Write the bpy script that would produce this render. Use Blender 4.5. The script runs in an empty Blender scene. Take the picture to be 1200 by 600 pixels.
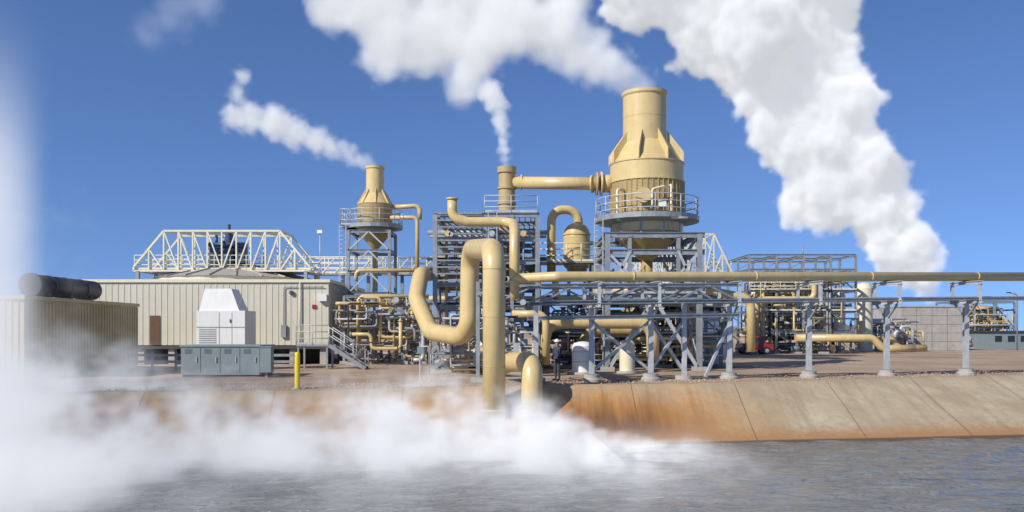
import bpy, math, random, time
from mathutils import Vector, Matrix
T0=time.time()
random.seed(3)
sc=bpy.context.scene
H=2.15
def S(px,py,D): return Vector(((px-600)*D/1000, D, H+(388-py)*D/1000))   # survey: bearing + range -> world metres
def XX(px,D): return (px-600)*D/1000
def ZZ(py,D): return H+(388-py)*D/1000
cam=bpy.data.cameras.new("camera"); co=bpy.data.objects.new("camera",cam); sc.collection.objects.link(co)
co.location=(0,0,H); co.rotation_euler=(math.radians(90),0,0); cam.lens=30; cam.shift_y=88/1200; cam.clip_end=8000
sc.camera=co
sc.view_settings.view_transform='Standard'; sc.view_settings.look='None'; sc.view_settings.exposure=0
w=bpy.data.worlds.new("World"); sc.world=w; w.use_nodes=True
nt=w.node_tree; bg=nt.nodes['Background']; sky=nt.nodes.new('ShaderNodeTexSky'); sky.sky_type='NISHITA'; sky.sun_disc=False
EL=math.radians(35)
d=Vector((-0.76,-0.65,0)).normalized()
sunv=Vector((d.x*math.cos(EL),d.y*math.cos(EL),math.sin(EL)))
sky.sun_elevation=EL; sky.sun_rotation=math.atan2(d.x,d.y)
sky.dust_density=0.0; sky.air_density=1.0; sky.ozone_density=4.0
tc=nt.nodes.new('ShaderNodeTexCoord'); mp=nt.nodes.new('ShaderNodeMapping'); mp.vector_type='POINT'
mp.inputs['Scale'].default_value=(1,1,1.0); mp.inputs['Location'].default_value=(0,0,0.15)
nt.links.new(tc.outputs['Generated'],mp.inputs[0]); nt.links.new(mp.outputs[0],sky.inputs[0])
vmx=nt.nodes.new('ShaderNodeVectorMath'); vmx.operation='MULTIPLY'; vmx.inputs[1].default_value=(.84,.95,1.2)
nt.links.new(sky.outputs[0],vmx.inputs[0]); nt.links.new(vmx.outputs[0],bg.inputs[0]); bg.inputs[1].default_value=0.115
L=bpy.data.lights.new("sun",'SUN'); L.energy=5.0; L.angle=math.radians(.5); L.color=(1,.945,.85)
lo=bpy.data.objects.new("sun",L); sc.collection.objects.link(lo); lo.rotation_euler=(-sunv).to_track_quat('-Z','Y').to_euler()

# ---------------------------------------------------------------- materials
def mat(name,c,rough=.6,metal=0,var=.12,scale=1.5,bump=.05,bscale=20,dirt=None,dirtamt=.3,stretch=(1,1,1)):
    m=bpy.data.materials.new(name); m.use_nodes=True; t=m.node_tree; n=t.nodes; l=t.links
    b=n['Principled BSDF']; b.inputs['Roughness'].default_value=rough; b.inputs['Metallic'].default_value=metal
    g=n.new('ShaderNodeNewGeometry'); mpn=n.new('ShaderNodeMapping'); mpn.inputs['Scale'].default_value=stretch
    l.new(g.outputs['Position'],mpn.inputs[0])
    no=n.new('ShaderNodeTexNoise'); no.inputs['Scale'].default_value=scale; no.inputs['Detail'].default_value=6; no.inputs['Roughness'].default_value=.65
    l.new(mpn.outputs[0],no.inputs['Vector'])
    r=n.new('ShaderNodeValToRGB'); r.color_ramp.elements[0].position=.3; r.color_ramp.elements[1].position=.7
    r.color_ramp.elements[0].color=(*[x*(1-var) for x in c],1); r.color_ramp.elements[1].color=(*[min(1,x*(1+var)) for x in c],1)
    l.new(no.outputs[0],r.inputs[0]); col=r.outputs[0]
    if dirt:
        n2=n.new('ShaderNodeTexNoise'); n2.inputs['Scale'].default_value=1; n2.inputs['Detail'].default_value=8; n2.inputs['Roughness'].default_value=.7
        mp2=n.new('ShaderNodeMapping'); mp2.inputs['Scale'].default_value=(3.2,3.2,.5); l.new(g.outputs['Position'],mp2.inputs[0]); l.new(mp2.outputs[0],n2.inputs['Vector'])
        r2=n.new('ShaderNodeMapRange'); r2.inputs['From Min'].default_value=.48; r2.inputs['From Max'].default_value=.78; r2.inputs['To Max'].default_value=dirtamt
        l.new(n2.outputs[0],r2.inputs[0])
        mx=n.new('ShaderNodeMix'); mx.data_type='RGBA'; l.new(r2.outputs[0],mx.inputs[0]); l.new(col,mx.inputs[6]); mx.inputs[7].default_value=(*dirt,1); col=mx.outputs[2]
    l.new(col,b.inputs['Base Color'])
    if bump:
        n3=n.new('ShaderNodeTexNoise'); n3.inputs['Scale'].default_value=bscale; n3.inputs['Detail'].default_value=4; l.new(g.outputs['Position'],n3.inputs['Vector'])
        bp=n.new('ShaderNodeBump'); bp.inputs['Strength'].default_value=bump; bp.inputs['Distance'].default_value=.05; l.new(n3.outputs[0],bp.inputs['Height']); l.new(bp.outputs[0],b.inputs['Normal'])
    return m
TAN=mat("tan_paint",(.60,.455,.215),.33,var=.07,dirt=(.33,.22,.09),dirtamt=.42)
TAND=mat("tan_paint_dark",(.45,.33,.145),.45,var=.1,dirt=(.25,.16,.07),dirtamt=.4)
CREAM=mat("cream_paint",(.72,.66,.48),.5,var=.06,dirt=(.4,.3,.18),dirtamt=.25)
GALV=mat("galvanised_steel",(.28,.30,.315),.5,.2,var=.22,scale=3,dirt=(.13,.115,.105),dirtamt=.45)
GALVL=mat("galvanised_light",(.46,.48,.49),.48,.2,var=.15,scale=3,dirt=(.26,.23,.2),dirtamt=.35)
DARK=mat("dark_steel",(.05,.052,.055),.6,var=.3)
BLK=mat("black_rubber",(.02,.02,.022),.5,var=.3)
SHEET=mat("metal_siding",(.59,.56,.45),.5,var=.05,scale=.6,dirt=(.42,.36,.27),dirtamt=.35)
SHEETT=mat("tan_siding",(.52,.40,.19),.55,var=.08,scale=.8,dirt=(.3,.22,.12),dirtamt=.3)
ROOFG=mat("grey_roof",(.36,.34,.32),.6,var=.12,scale=1)
WHITE=mat("white_paint",(.74,.74,.72),.45,var=.04,dirt=(.42,.39,.33),dirtamt=.3)
BLUEG=mat("bluegrey_paint",(.20,.25,.27),.5,var=.06,dirt=(.22,.2,.18),dirtamt=.35)
NAVY=mat("navy_machine",(.03,.06,.13),.45,var=.2)
YEL=mat("yellow_paint",(.75,.55,.02),.45,var=.06)
RED=mat("red_paint",(.28,.03,.025),.35,var=.08)
CONC=mat("grey_concrete",(.38,.36,.33),.85,var=.15,scale=1.2,bump=.2,dirt=(.2,.17,.14),dirtamt=.4)
GLASS=mat("dark_glass",(.02,.025,.03),.1,var=.1,bump=0)
BROWN=mat("brown_door",(.12,.06,.03),.6,var=.1)

# ---------------------------------------------------------------- builder
class B:
    def __init__(s,name): s.name=name; s.p={}
    def part(s,pn,m):
        if pn not in s.p: s.p[pn]=dict(v=[],f=[],s=[],m=m)
        return s.p[pn]
    def add(s,pn,m,vs,fs,sm):
        q=s.part(pn,m); o=len(q['v']); q['v']+= [tuple(v) for v in vs]; q['f']+=[tuple(i+o for i in f) for f in fs]
        q['s']+= sm if isinstance(sm,list) else [sm]*len(fs)
    def box(s,pn,m,a,b):
        x0,x1=sorted((a[0],b[0]));y0,y1=sorted((a[1],b[1]));z0,z1=sorted((a[2],b[2]))
        vs=[(x,y,z) for x in(x0,x1) for y in(y0,y1) for z in(z0,z1)]
        s.add(pn,m,vs,[(0,1,3,2),(4,6,7,5),(0,4,5,1),(2,3,7,6),(0,2,6,4),(1,5,7,3)],False)
    def bar(s,pn,m,p,q,w=.1,h=None,up=Vector((0,0,1))):
        h=h or w; p=Vector(p);q=Vector(q); t=(q-p)
        if t.length<1e-5: return
        t.normalize(); u=up if abs(t.dot(up))<.95 else Vector((0,1,0))
        a=t.cross(u).normalized(); b=a.cross(t).normalized()
        vs=[]
        for c in(p,q):
            for i,j in((-1,-1),(1,-1),(1,1),(-1,1)): vs.append(c+a*i*w/2+b*j*h/2)
        s.add(pn,m,vs,[(0,3,2,1),(4,5,6,7),(0,1,5,4),(1,2,6,5),(2,3,7,6),(3,0,4,7)],False)
    def ibeam(s,pn,m,p,q,w=.2,h=.2,up=Vector((0,0,1))):
        p=Vector(p);q=Vector(q); t=(q-p).normalized(); u=up if abs(t.dot(up))<.95 else Vector((0,1,0))
        a=t.cross(u).normalized(); b=a.cross(t).normalized(); f=.03
        s.bar(pn,m,p+b*(h/2-f/2),q+b*(h/2-f/2),w,f,up); s.bar(pn,m,p-b*(h/2-f/2),q-b*(h/2-f/2),w,f,up)
        s.bar(pn,m,p,q,f,h-2*f-.002,up)
    def tube(s,pn,m,pts,r,bend=None,n=16,cap=True,seg=8):
        pts=[Vector(p) for p in pts]; path=[pts[0]]
        bend=r*2.5 if bend is None else bend
        for i in range(1,len(pts)-1):
            a,c,b=pts[i-1],pts[i],pts[i+1]; u=(a-c);v=(b-c); la,lb=u.length,v.length; u.normalize();v.normalize()
            ang=u.angle(v)
            if ang>3.1: continue
            tt=bend/math.tan(ang/2); mxt=min(la*(.5 if i>1 else .99),lb*(.5 if i<len(pts)-2 else .99))
            tt=min(tt,mxt); R=tt*math.tan(ang/2)
            ctr=c+(u+v).normalized()*(R/math.sin(ang/2)); s0=c+u*tt-ctr; s1=c+v*tt-ctr
            for k in range(seg+1):
                f=k/seg; th=(math.pi-ang); 
                vec=(s0*math.sin((1-f)*th)+s1*math.sin(f*th))/math.sin(th) if th>1e-3 else s0
                path.append(ctr+vec)
        path.append(pts[-1])
        cl=[path[0]]
        for q in path[1:]:
            if (q-cl[-1]).length>1e-4: cl.append(q)
        path=cl; vs=[];fs=[];sm=[]
        t=(path[1]-path[0]).normalized(); a=t.orthogonal().normalized()
        for i,c in enumerate(path):
            if i==0: tt=t
            elif i==len(path)-1: tt=(path[-1]-path[-2]).normalized()
            else: tt=((path[i+1]-c).normalized()+(c-path[i-1]).normalized()).normalized()
            a=(a-tt*a.dot(tt)).normalized(); b=tt.cross(a)
            for k in range(n):
                th=2*math.pi*k/n; vs.append(c+(a*math.cos(th)+b*math.sin(th))*r)
        for i in range(len(path)-1):
            for k in range(n): fs.append((i*n+k,i*n+(k+1)%n,(i+1)*n+(k+1)%n,(i+1)*n+k)); sm.append(True)
        if cap: fs.append(tuple(range(n))[::-1]); sm.append(False); fs.append(tuple((len(path)-1)*n+k for k in range(n))); sm.append(False)
        s.add(pn,m,vs,fs,sm)
        return path
    def rev(s,pn,m,c,prof,n=32,smooth=True,axis='Z'):
        c=Vector(c)
        # each profile segment has its own vertices so hard edges between segments stay crisp
        for (r0,z0),(r1,z1) in zip(prof[:-1],prof[1:]):
            vs=[]
            for r,z in((r0,z0),(r1,z1)):
                for k in range(n):
                    th=2*math.pi*k/n; vs.append((c.x+r*math.cos(th),c.y+r*math.sin(th),c.z+z))
            s.add(pn,m,vs,[(k,(k+1)%n,n+(k+1)%n,n+k) for k in range(n)],smooth)
        for idx,(r,z) in((0,prof[0]),(1,prof[-1])):
            vs=[(c.x+r*math.cos(2*math.pi*k/n),c.y+r*math.sin(2*math.pi*k/n),c.z+z) for k in range(n)]
            s.add(pn,m,vs,[tuple(range(n))[::-1] if idx==0 else tuple(range(n))],False)
    def cyl(s,pn,m,c,r,z0,z1,n=32,r2=None):
        s.rev(pn,m,(c[0],c[1],0),[(r,z0),(r if r2 is None else r2,z1)],n)
    def flange(s,pn,m,c,t,r,th=.08):
        t=Vector(t).normalized(); c=Vector(c); s.tube(pn,m,[c-t*th/2,c+t*th/2],r,n=20)
    def rail(s,pn,m,pts,h=1.1,sp=1.2,r=.025,closed=False,mids=2):
        pts=[Vector(p) for p in pts]
        if closed: pts.append(pts[0])
        for a,b in zip(pts[:-1],pts[1:]):
            for k in range(mids+1):
                hh=h*(1-k/(mids+1)); 
                s.tube(pn,m,[a+Vector((0,0,hh)),b+Vector((0,0,hh))],r,n=6)
            s.bar(pn,m,a+Vector((0,0,.08)),b+Vector((0,0,.08)),.015,.12)
            k=max(1,round((b-a).length/sp))
            for i in range(k+1):
                q=a.lerp(b,i/k); s.tube(pn,m,[q,q+Vector((0,0,h))],r,n=6)
    def done(s):
        allv=[v for q in s.p.values() for v in q['v']]
        cx=(min(v[0] for v in allv)+max(v[0] for v in allv))/2; cy=(min(v[1] for v in allv)+max(v[1] for v in allv))/2; cz=min(v[2] for v in allv)
        par=None
        if len(s.p)>1:
            par=bpy.data.objects.new(s.name,None); sc.collection.objects.link(par); par.location=(cx,cy,cz); par.empty_display_size=.2
        for pn,q in s.p.items():
            me=bpy.data.meshes.new(pn); me.from_pydata([(v[0]-cx,v[1]-cy,v[2]-cz) for v in q['v']],[],q['f'])
            me.polygons.foreach_set('use_smooth',q['s']); me.materials.append(q['m']); me.update()
            o=bpy.data.objects.new(pn if par else s.name,me); sc.collection.objects.link(o)
            if par: o.parent=par
            else: o.location=(cx,cy,cz)
        return par

def valve(b,c,ax,r,m=TAN):
    c=Vector(c); ax=Vector(ax)
    b.flange('valve_bodies',m,c-ax*r*1.2,ax,r*1.5,.06); b.flange('valve_bodies',m,c+ax*r*1.2,ax,r*1.5,.06)
    b.tube('valve_bodies',m,[c,c+Vector((0,0,r*3.2))],r*.5,n=8)
    b.flange('valve_wheels',DARK,c+Vector((0,0,r*3.3)),(0,0,1),r*1.2,.04)
def clutter(b,x0,x1,y0,y1,z0,z1,n,seed,rr=(.05,.16)):
    rn=random.Random(seed)
    for i in range(n):
        p=Vector((rn.uniform(x0,x1),rn.uniform(y0,y1),rn.uniform(z0,z1))); pts=[p.copy()]; last=None
        for k in range(rn.randint(2,5)):
            ax=rn.choice([a for a in (0,0,2,2,1) if a!=last]); last=ax
            lo_,hi_=((x0,x1),(y0,y1),(z0,z1))[ax]; p=p.copy(); nv=rn.uniform(lo_,hi_)
            if abs(nv-p[ax])<.6: nv=p[ax]+(.9 if p[ax]<(lo_+hi_)/2 else -.9)
            p[ax]=nv; pts.append(p)
        r=rn.uniform(*rr)*rn.choice([.5,.7,1,1]); which=rn.random()
        m,pn=(TAN,'tan_pipes') if which<.36 else ((GALVL,'insulated_pipes') if which<.66 else ((GALV,'steel_pipes') if which<.88 else (DARK,'dark_pipes')))
        b.tube(pn,m,pts,r,n=10,seg=5)
        if rn.random()<.5:
            a=(pts[1]-pts[0]).normalized(); valve(b,pts[0].lerp(pts[1],.5),a,r)
        for a_ in(pts[0],pts[-1]): b.flange(pn,m,a_,(pts[1]-pts[0]) if a_ is pts[0] else (pts[-1]-pts[-2]),r*1.5,.06)
    # small equipment: motors, boxes, pumps at grade
    for i in range(max(2,n//8)):
        x=rn.uniform(x0,x1-.8); y=rn.uniform(y0,y1); h=rn.uniform(.5,1.3)
        b.box('equipment_bases',CONC,(x-.1,y-.1,0),(x+.9,y+.6,.18)); b.tube('pump_casings',rn.choice([NAVY,BLUEG,GALV]) if 'pump_casings' not in b.p else b.p['pump_casings']['m'],[(x,y+.25,.5),(x+.75,y+.25,.5)],.24,n=14)
        b.box('junction_boxes',GALVL,(x+.2,y-.05,h+.3),(x+.55,y+.08,h+.8)); b.bar('junction_box_posts',GALV,(x+.37,y+.1,0),(x+.37,y+.1,h+.5),.06)
def frame(b,xs,ys,zs,w=.2,brace=True,m=GALV,pn='steel_frame',seed=0):
    rn=random.Random(seed)
    for x in xs:
        for y in ys: b.ibeam(pn,m,(x,y,0),(x,y,zs[-1]),w,w); b.box('base_plates',CONC,(x-.25,y-.25,0),(x+.25,y+.25,.2))
    for z in zs:
        for y in ys: b.ibeam(pn,m,(xs[0],y,z),(xs[-1],y,z),w*.8,w)
        for x in xs: b.ibeam(pn,m,(x,ys[0],z),(x,ys[-1],z),w*.8,w)
    if brace:
        zz=[0]+list(zs)
        for y in(ys[0],ys[-1]):
            for i in range(len(xs)-1):
                for k in range(len(zz)-1):
                    if rn.random()<.4:
                        a,c=(xs[i],xs[i+1]) if rn.random()<.5 else (xs[i+1],xs[i]); b.bar(pn,m,(a,y+.02,zz[k]),(c,y+.02,zz[k+1]),.09)
def ladder(b,x,y,z0,z1,dx=.45,m=GALVL):
    for q in(0,dx): b.bar('ladder',m,(x+q,y,z0),(x+q,y,z1),.05)
    z=z0+.3
    while z<z1: b.tube('ladder',m,[(x,y,z),(x+dx,y,z)],.018,n=5); z+=.3
def stair(b,p,q,wd,m=GALV,wdir=Vector((0,1,0))):
    p=Vector(p);q=Vector(q); n=max(2,int(abs(q.z-p.z)/.19))
    for o in(0,wd): b.bar('stair_stringers',m,p+wdir*o,q+wdir*o,.05,.22)
    for i in range(n):
        c=p.lerp(q,(i+.5)/n); dd=(q-p); dd.z=0; dd.normalize()
        b.bar('stair_treads',m,c+dd*-.12+wdir*wd/2,c+dd*.12+wdir*wd/2,wd,.03)
    for o in(0,wd):
        for hh in(1.0,.55): b.tube('stair_rails',GALVL,[p+wdir*o+Vector((0,0,hh)),q+wdir*o+Vector((0,0,hh))],.025,n=6)
        for i in range(4):
            c=p.lerp(q,i/3)+wdir*o; b.tube('stair_rails',GALVL,[c,c+Vector((0,0,1))],.025,n=6)

# ---------------------------------------------------------------- ground, bank, water
WZ=-2.0
def interp(tab,x):
    if x<=tab[0][0]: return tab[0][1]
    for (a,b_),(c,e) in zip(tab[:-1],tab[1:]):
        if x<=c: return b_+(e-b_)*(x-a)/(c-a)
    return tab[-1][1]
TOP=[(-60,26),(-20,29),(-8,30.5),(1,33.4),(8,34.8),(26,41.5),(60,50)]
WAT=[(-60,22),(-13,27.6),(3,30.8),(20,33.4),(60,38)]
def sheet(name,rows,m,uv=None,smooth=False):
    vs=[];fs=[];n=len(rows[0])
    for r in rows: vs+=r
    for i in range(len(rows)-1):
        for j in range(n-1): fs.append((i*n+j,i*n+j+1,(i+1)*n+j+1,(i+1)*n+j))
    me=bpy.data.meshes.new(name); me.from_pydata(vs,[],fs); me.materials.append(m)
    l=me.uv_layers.new(name='UVMap')
    if uv:
        for lp in me.loops: l.data[lp.index].uv=uv(me.vertices[lp.vertex_index].co,lp.vertex_index,n)
    if smooth: me.polygons.foreach_set('use_smooth',[True]*len(fs))
    me.update(); o=bpy.data.objects.new(name,me); sc.collection.objects.link(o); return o
def ground_mat():
    m=bpy.data.materials.new("dirt_ground"); m.use_nodes=True; t=m.node_tree; n=t.nodes; l=t.links; b=n['Principled BSDF']; b.inputs['Roughness'].default_value=.95
    g=n.new('ShaderNodeNewGeometry')
    a=n.new('ShaderNodeTexNoise'); a.inputs['Scale'].default_value=.12; a.inputs['Detail'].default_value=10; a.inputs['Roughness'].default_value=.7; l.new(g.outputs['Position'],a.inputs['Vector'])
    r=n.new('ShaderNodeValToRGB'); e=r.color_ramp.elements; e[0].position=.35; e[0].color=(.27,.185,.12,1); e[1].position=.65; e[1].color=(.46,.345,.24,1)
    l.new(a.outputs[0],r.inputs[0])
    a2=n.new('ShaderNodeTexNoise'); a2.inputs['Scale'].default_value=9; a2.inputs['Detail'].default_value=8; l.new(g.outputs['Position'],a2.inputs['Vector'])
    mr=n.new('ShaderNodeMapRange'); mr.inputs['From Min'].default_value=.3; mr.inputs['From Max'].default_value=.7; mr.inputs['To Min'].default_value=.65; mr.inputs['To Max'].default_value=1.25; l.new(a2.outputs[0],mr.inputs[0])
    vm=n.new('ShaderNodeVectorMath'); vm.operation='SCALE'; l.new(r.outputs[0],vm.inputs[0]); l.new(mr.outputs[0],vm.inputs['Scale']); l.new(vm.outputs[0],b.inputs['Base Color'])
    bp=n.new('ShaderNodeBump'); bp.inputs['Strength'].default_value=.6; bp.inputs['Distance'].default_value=.06; l.new(a2.outputs[0],bp.inputs['Height']); l.new(bp.outputs[0],b.inputs['Normal'])
    return m
GM=ground_mat()
xs=[-2500,-400,-60]+[x*1.0 for x in range(-59,60)]+[60,400,2500]
rows=[]
for f in [0,.5,1.5,4,10,20,40,80,200,600,3000]:
    rows.append([(x,interp(TOP,x)+.9+f,(0.02*math.sin(x*.7+f)+.02*math.sin(x*1.9)) if 0<f<60 else 0) for x in xs])
sheet("ground",rows,GM)
rn=random.Random(77); b=B("gravel")
for i in range(1800):
    x=rn.uniform(-20,30); y=interp(TOP,x)+.5+abs(rn.gauss(0,2.2)); r=rn.uniform(.02,.08)
    vs=[(x+r*rn.uniform(.6,1.2)*dx,y+r*rn.uniform(.6,1.2)*dy,.02+r*rn.uniform(.4,.9)*dz) for dx,dy,dz in((1,0,0),(0,1,0),(-1,0,0),(0,-1,0),(0,0,1))]
    b.add('gravel',GM,vs,[(0,1,4),(1,2,4),(2,3,4),(3,0,4)],False)
b.done()
def nodehelp(m):
    n=m.node_tree.nodes; l=m.node_tree.links
    def M(op,a,b_=None,c=None,clamp=False):
        k=n.new('ShaderNodeMath'); k.operation=op; k.use_clamp=clamp
        for i,x in enumerate((a,b_,c)):
            if x is None: continue
            if isinstance(x,(int,float)): k.inputs[i].default_value=x
            else: l.new(x,k.inputs[i])
        return k.outputs[0]
    def rng(v,a,b_,c=0,e=1):
        k=n.new('ShaderNodeMapRange'); k.inputs['From Min'].default_value=a;k.inputs['From Max'].default_value=b_;k.inputs['To Min'].default_value=c;k.inputs['To Max'].default_value=e; l.new(v,k.inputs[0]); return k.outputs[0]
    return n,l,M,rng
def bank_mat():
    m=bpy.data.materials.new("bank_concrete"); m.use_nodes=True; n,l,M,rng=nodehelp(m); b=n['Principled BSDF']; b.inputs['Roughness'].default_value=.85
    g=n.new('ShaderNodeNewGeometry'); uv=n.new('ShaderNodeUVMap'); sx=n.new('ShaderNodeSeparateXYZ'); l.new(uv.outputs[0],sx.inputs[0])
    def noise(s,st=(1,1,1),d=8,vec=None):
        q=n.new('ShaderNodeTexNoise'); q.inputs['Scale'].default_value=s; q.inputs['Detail'].default_value=d; q.inputs['Roughness'].default_value=.68
        mm=n.new('ShaderNodeMapping'); mm.inputs['Scale'].default_value=st; l.new(vec or g.outputs['Position'],mm.inputs[0]); l.new(mm.outputs[0],q.inputs['Vector']); return q.outputs[0]
    def mix(f,a,c):
        k=n.new('ShaderNodeMix'); k.data_type='RGBA'; l.new(f,k.inputs[0])
        if isinstance(a,tuple): k.inputs[6].default_value=(*a,1)
        else: l.new(a,k.inputs[6])
        k.inputs[7].default_value=(*c,1); return k.outputs[2]
    big=noise(.5); fine=noise(4)
    col=mix(rng(big,.35,.65),(.38,.30,.19),(.53,.45,.31))
    col=mix(rng(fine,.42,.7,0,.55),col,(.27,.20,.125))
    st=noise(1,(1.6,.5,1),8,uv.outputs[0]); col=mix(rng(st,.48,.68,0,.55),col,(.29,.205,.115))
    # iron staining around the outfall, strongest next to it
    near=M('MULTIPLY',rng(sx.outputs[0],3.5,11,1.35,0),rng(sx.outputs[0],-4,2,.55,1))
    ru=M('MULTIPLY',near,rng(M('ADD',sx.outputs[1],M('MULTIPLY',big,1.6)),.65,1.35,0,1.0))
    col=mix(M('MINIMUM',ru,.9),col,(.48,.21,.045))
    near2=rng(sx.outputs[0],4.0,8.3,1.1,0); dk=M('MULTIPLY',near2,rng(M('ADD',sx.outputs[1],M('MULTIPLY',st,1.3)),.8,1.4))
    col=mix(M('MULTIPLY',M('MINIMUM',dk,.9),rng(sx.outputs[0],-3,2,.2,1)),col,(.13,.06,.024))
    wl=rng(M('ADD',sx.outputs[1],M('MULTIPLY',fine,.2)),.84,1.02); col=mix(M('MULTIPLY',wl,.8),col,(.34,.16,.05))
    wl2=rng(sx.outputs[1],.955,.975); col=mix(M('MULTIPLY',wl2,.8),col,(.05,.04,.03))
    fr=M('FRACT',M('DIVIDE',M('ADD',M('ADD',sx.outputs[0],M('MULTIPLY',fine,.08)),1.8),4.4)); jn=M('LESS_THAN',M('ABSOLUTE',M('SUBTRACT',fr,.5)),.005)
    col=mix(M('MULTIPLY',jn,.7),col,(.10,.075,.05))
    tp=rng(M('ADD',sx.outputs[1],M('MULTIPLY',fine,.25)),.02,.2,1,0); col=mix(M('MULTIPLY',tp,.8),col,(.33,.24,.16))
    l.new(col,b.inputs['Base Color'])
    bp=n.new('ShaderNodeBump'); bp.inputs['Strength'].default_value=.4; bp.inputs['Distance'].default_value=.05; l.new(noise(6),bp.inputs['Height']); l.new(bp.outputs[0],b.inputs['Normal'])
    return m
BM=bank_mat()
bx=[-60+i*.5 for i in range(241)]
rn=random.Random(4); jit=[rn.uniform(-.04,.04) for _ in bx]
brow=[[(x,interp(TOP,x)+.9,.004) for x in bx],[(x,interp(TOP,x)+j,.03+j*.5) for x,j in zip(bx,jit)]]
for k in range(1,9):
    f=k/7; 
    brow.append([(x,interp(TOP,x)+(interp(WAT,x)-interp(TOP,x))*f,.03+(WZ-.03)*f+.02*math.sin(x*.8+k)*(1 if k<7 else 0)) for x in bx])
vv=[-.2,0]+[k/7 for k in range(1,9)]
sheet("concrete_embankment",brow,BM,uv=lambda c,i,n:(c.x,vv[i//n]))
def water_mat():
    m=bpy.data.materials.new("pond_water"); m.use_nodes=True; n,l,M,rng=nodehelp(m); b=n['Principled BSDF']
    b.inputs['Base Color'].default_value=(.19,.195,.19,1); b.inputs['Roughness'].default_value=.08; b.inputs['IOR'].default_value=1.33
    g=n.new('ShaderNodeNewGeometry')
    def noi(s,st,d,dist): 
        mm=n.new('ShaderNodeMapping'); mm.inputs['Scale'].default_value=st; mm.inputs['Rotation'].default_value=(0,0,.25); l.new(g.outputs['Position'],mm.inputs[0])
        a=n.new('ShaderNodeTexNoise'); a.inputs['Scale'].default_value=s; a.inputs['Detail'].default_value=d; a.inputs['Roughness'].default_value=.6; a.inputs['Distortion'].default_value=dist; l.new(mm.outputs[0],a.inputs['Vector']); return a.outputs[0]
    h=M('ADD',noi(.9,(.55,1.6,1),5,1.2),M('MULTIPLY',noi(4,(.6,1.5,1),4,.6),.25))
    bp=n.new('ShaderNodeBump'); bp.inputs['Strength'].default_value=1; bp.inputs['Distance'].default_value=.4; l.new(h,bp.inputs['Height']); l.new(bp.outputs[0],b.inputs['Normal'])
    return m
wx=[-80,-30]+[-29.8+i*.2 for i in range(298)]+[30,80]; wy=[2,12]+[12.15+i*.15 for i in range(158)]+[36,40]
import mathutils.noise as mn_
def wh(x,y):
    if x<-29 or x>29 or y<13 or y>35: return WZ
    return WZ+.075*mn_.noise(Vector((x*.7,y*1.5,0)))+.04*mn_.noise(Vector((x*1.8+5,y*3.6,3)))
sheet("pond_water",[[(x,y,wh(x,y)) for x in wx] for y in wy],water_mat(),smooth=True)

# ---------------------------------------------------------------- left: tan louvred enclosure
b=B("cooling_unit_enclosure")
b.box('walls',SHEETT,(-30,37.6,.15),(-21.5,49,3.55)); b.box('roof_edge',SHEETT,(-30.1,37.5,3.552),(-21.42,49.1,3.72))
b.box('base',CONC,(-30.1,37.5,0),(-21.35,49.1,.148))
for i in range(38):
    y=37.8+i*.3; b.box('siding_ribs',SHEETT,(-21.498,y,.2),(-21.46,y+.07,3.5))
for i in range(28):
    x=-29.9+i*.3; b.box('siding_ribs',SHEETT,(x,37.56,.2),(x+.07,37.602,3.5))
b.done()
b=B("exhaust_silencer")
b.tube('drum',BLK,[(-22.3,39.6,4.3),(-22.3,45.4,4.3)],.5,n=28)
b.tube('rim',DARK,[(-22.3,39.45,4.3),(-22.3,39.6,4.3)],.55,n=28)
for y in(40.5,42.5,44.5): b.box('saddles',DARK,(-22.7,y-.1,3.722),(-21.9,y+.1,3.95))
for y in(40.9,42.4,44): b.tube('bands',DARK,[(-22.3,y-.05,4.3),(-22.3,y+.05,4.3)],.525,n=28)
b.done()
# ---------------------------------------------------------------- metal building
b=B("metal_sided_building")
D=55; x0,x1=XX(85,D),XX(385,D); zt=ZZ(331,D); zb=1.25
b.box('walls',SHEET,(x0,D,zb),(x1,D+13,zt))
b.box('roof_trim',CREAM,(x0-.12,D-.12,zt+.002),(x1+.12,D+13.1,zt+.2))
n=int((x1-x0)/.4)
for i in range(n):
    x=x0+.1+i*(x1-x0-.2)/n; b.box('wall_ribs',SHEET,(x,D-.022,zb+.02),(x+.06,D-.002,zt-.02))
for i in range(30): b.box('wall_ribs',SHEET,(x1+.002,D+.3+i*.42,zb+.02),(x1+.045,D+.37+i*.42,zt-.02))
b.box('door',BROWN,(XX(176,D),D-.06,zb+.02),(XX(188,D),D-.047,zb+1.9))
b.box('floor_beam',DARK,(x0,D+.02,zb-.25),(x1,D+12.9,zb-.002))
for i in range(9):
    x=x0+.4+i*(x1-x0-.8)/8
    for y in(D+.4,D+6,D+12): b.box('piers',CONC,(x-.2,y-.2,0),(x+.2,y+.2,zb-.252))
b.box('void_shade_panel',DARK,(x0+.3,D+2.5,.0),(x1-.3,D+2.6,zb-.26))  # dark sheet standing in for the shaded void under the raised floor
b.box('sign_panel',RED,(XX(366,D),D-.06,ZZ(362,D)),(XX(371,D),D-.047,ZZ(357,D)))
b.box('vent_hood',WHITE,(XX(374,D),D-.35,ZZ(353,D)),(XX(384,D),D-.047,ZZ(345,D)))
b.box('wall_light',DARK,(XX(340,D),D-.2,ZZ(345,D)),(XX(344,D),D-.047,ZZ(341,D)))
b.tube('downpipe',SHEET,[(XX(352,D),D-.12,zt),(XX(352,D),D-.12,zb)],.05,n=8)
b.box('junction_box',GALV,(XX(330,D),D-.2,zb+.5),(XX(336,D),D-.047,zb+1.3)); b.tube('conduit',GALV,[(XX(333,D),D-.1,zb+1.3),(XX(333,D),D-.1,zt-.3),(XX(380,D),D-.1,zt-.3)],.03,n=6)
b.done()
b=B("access_platform")
D=47.5; xa,xb=XX(347,D),XX(385,D)
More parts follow.
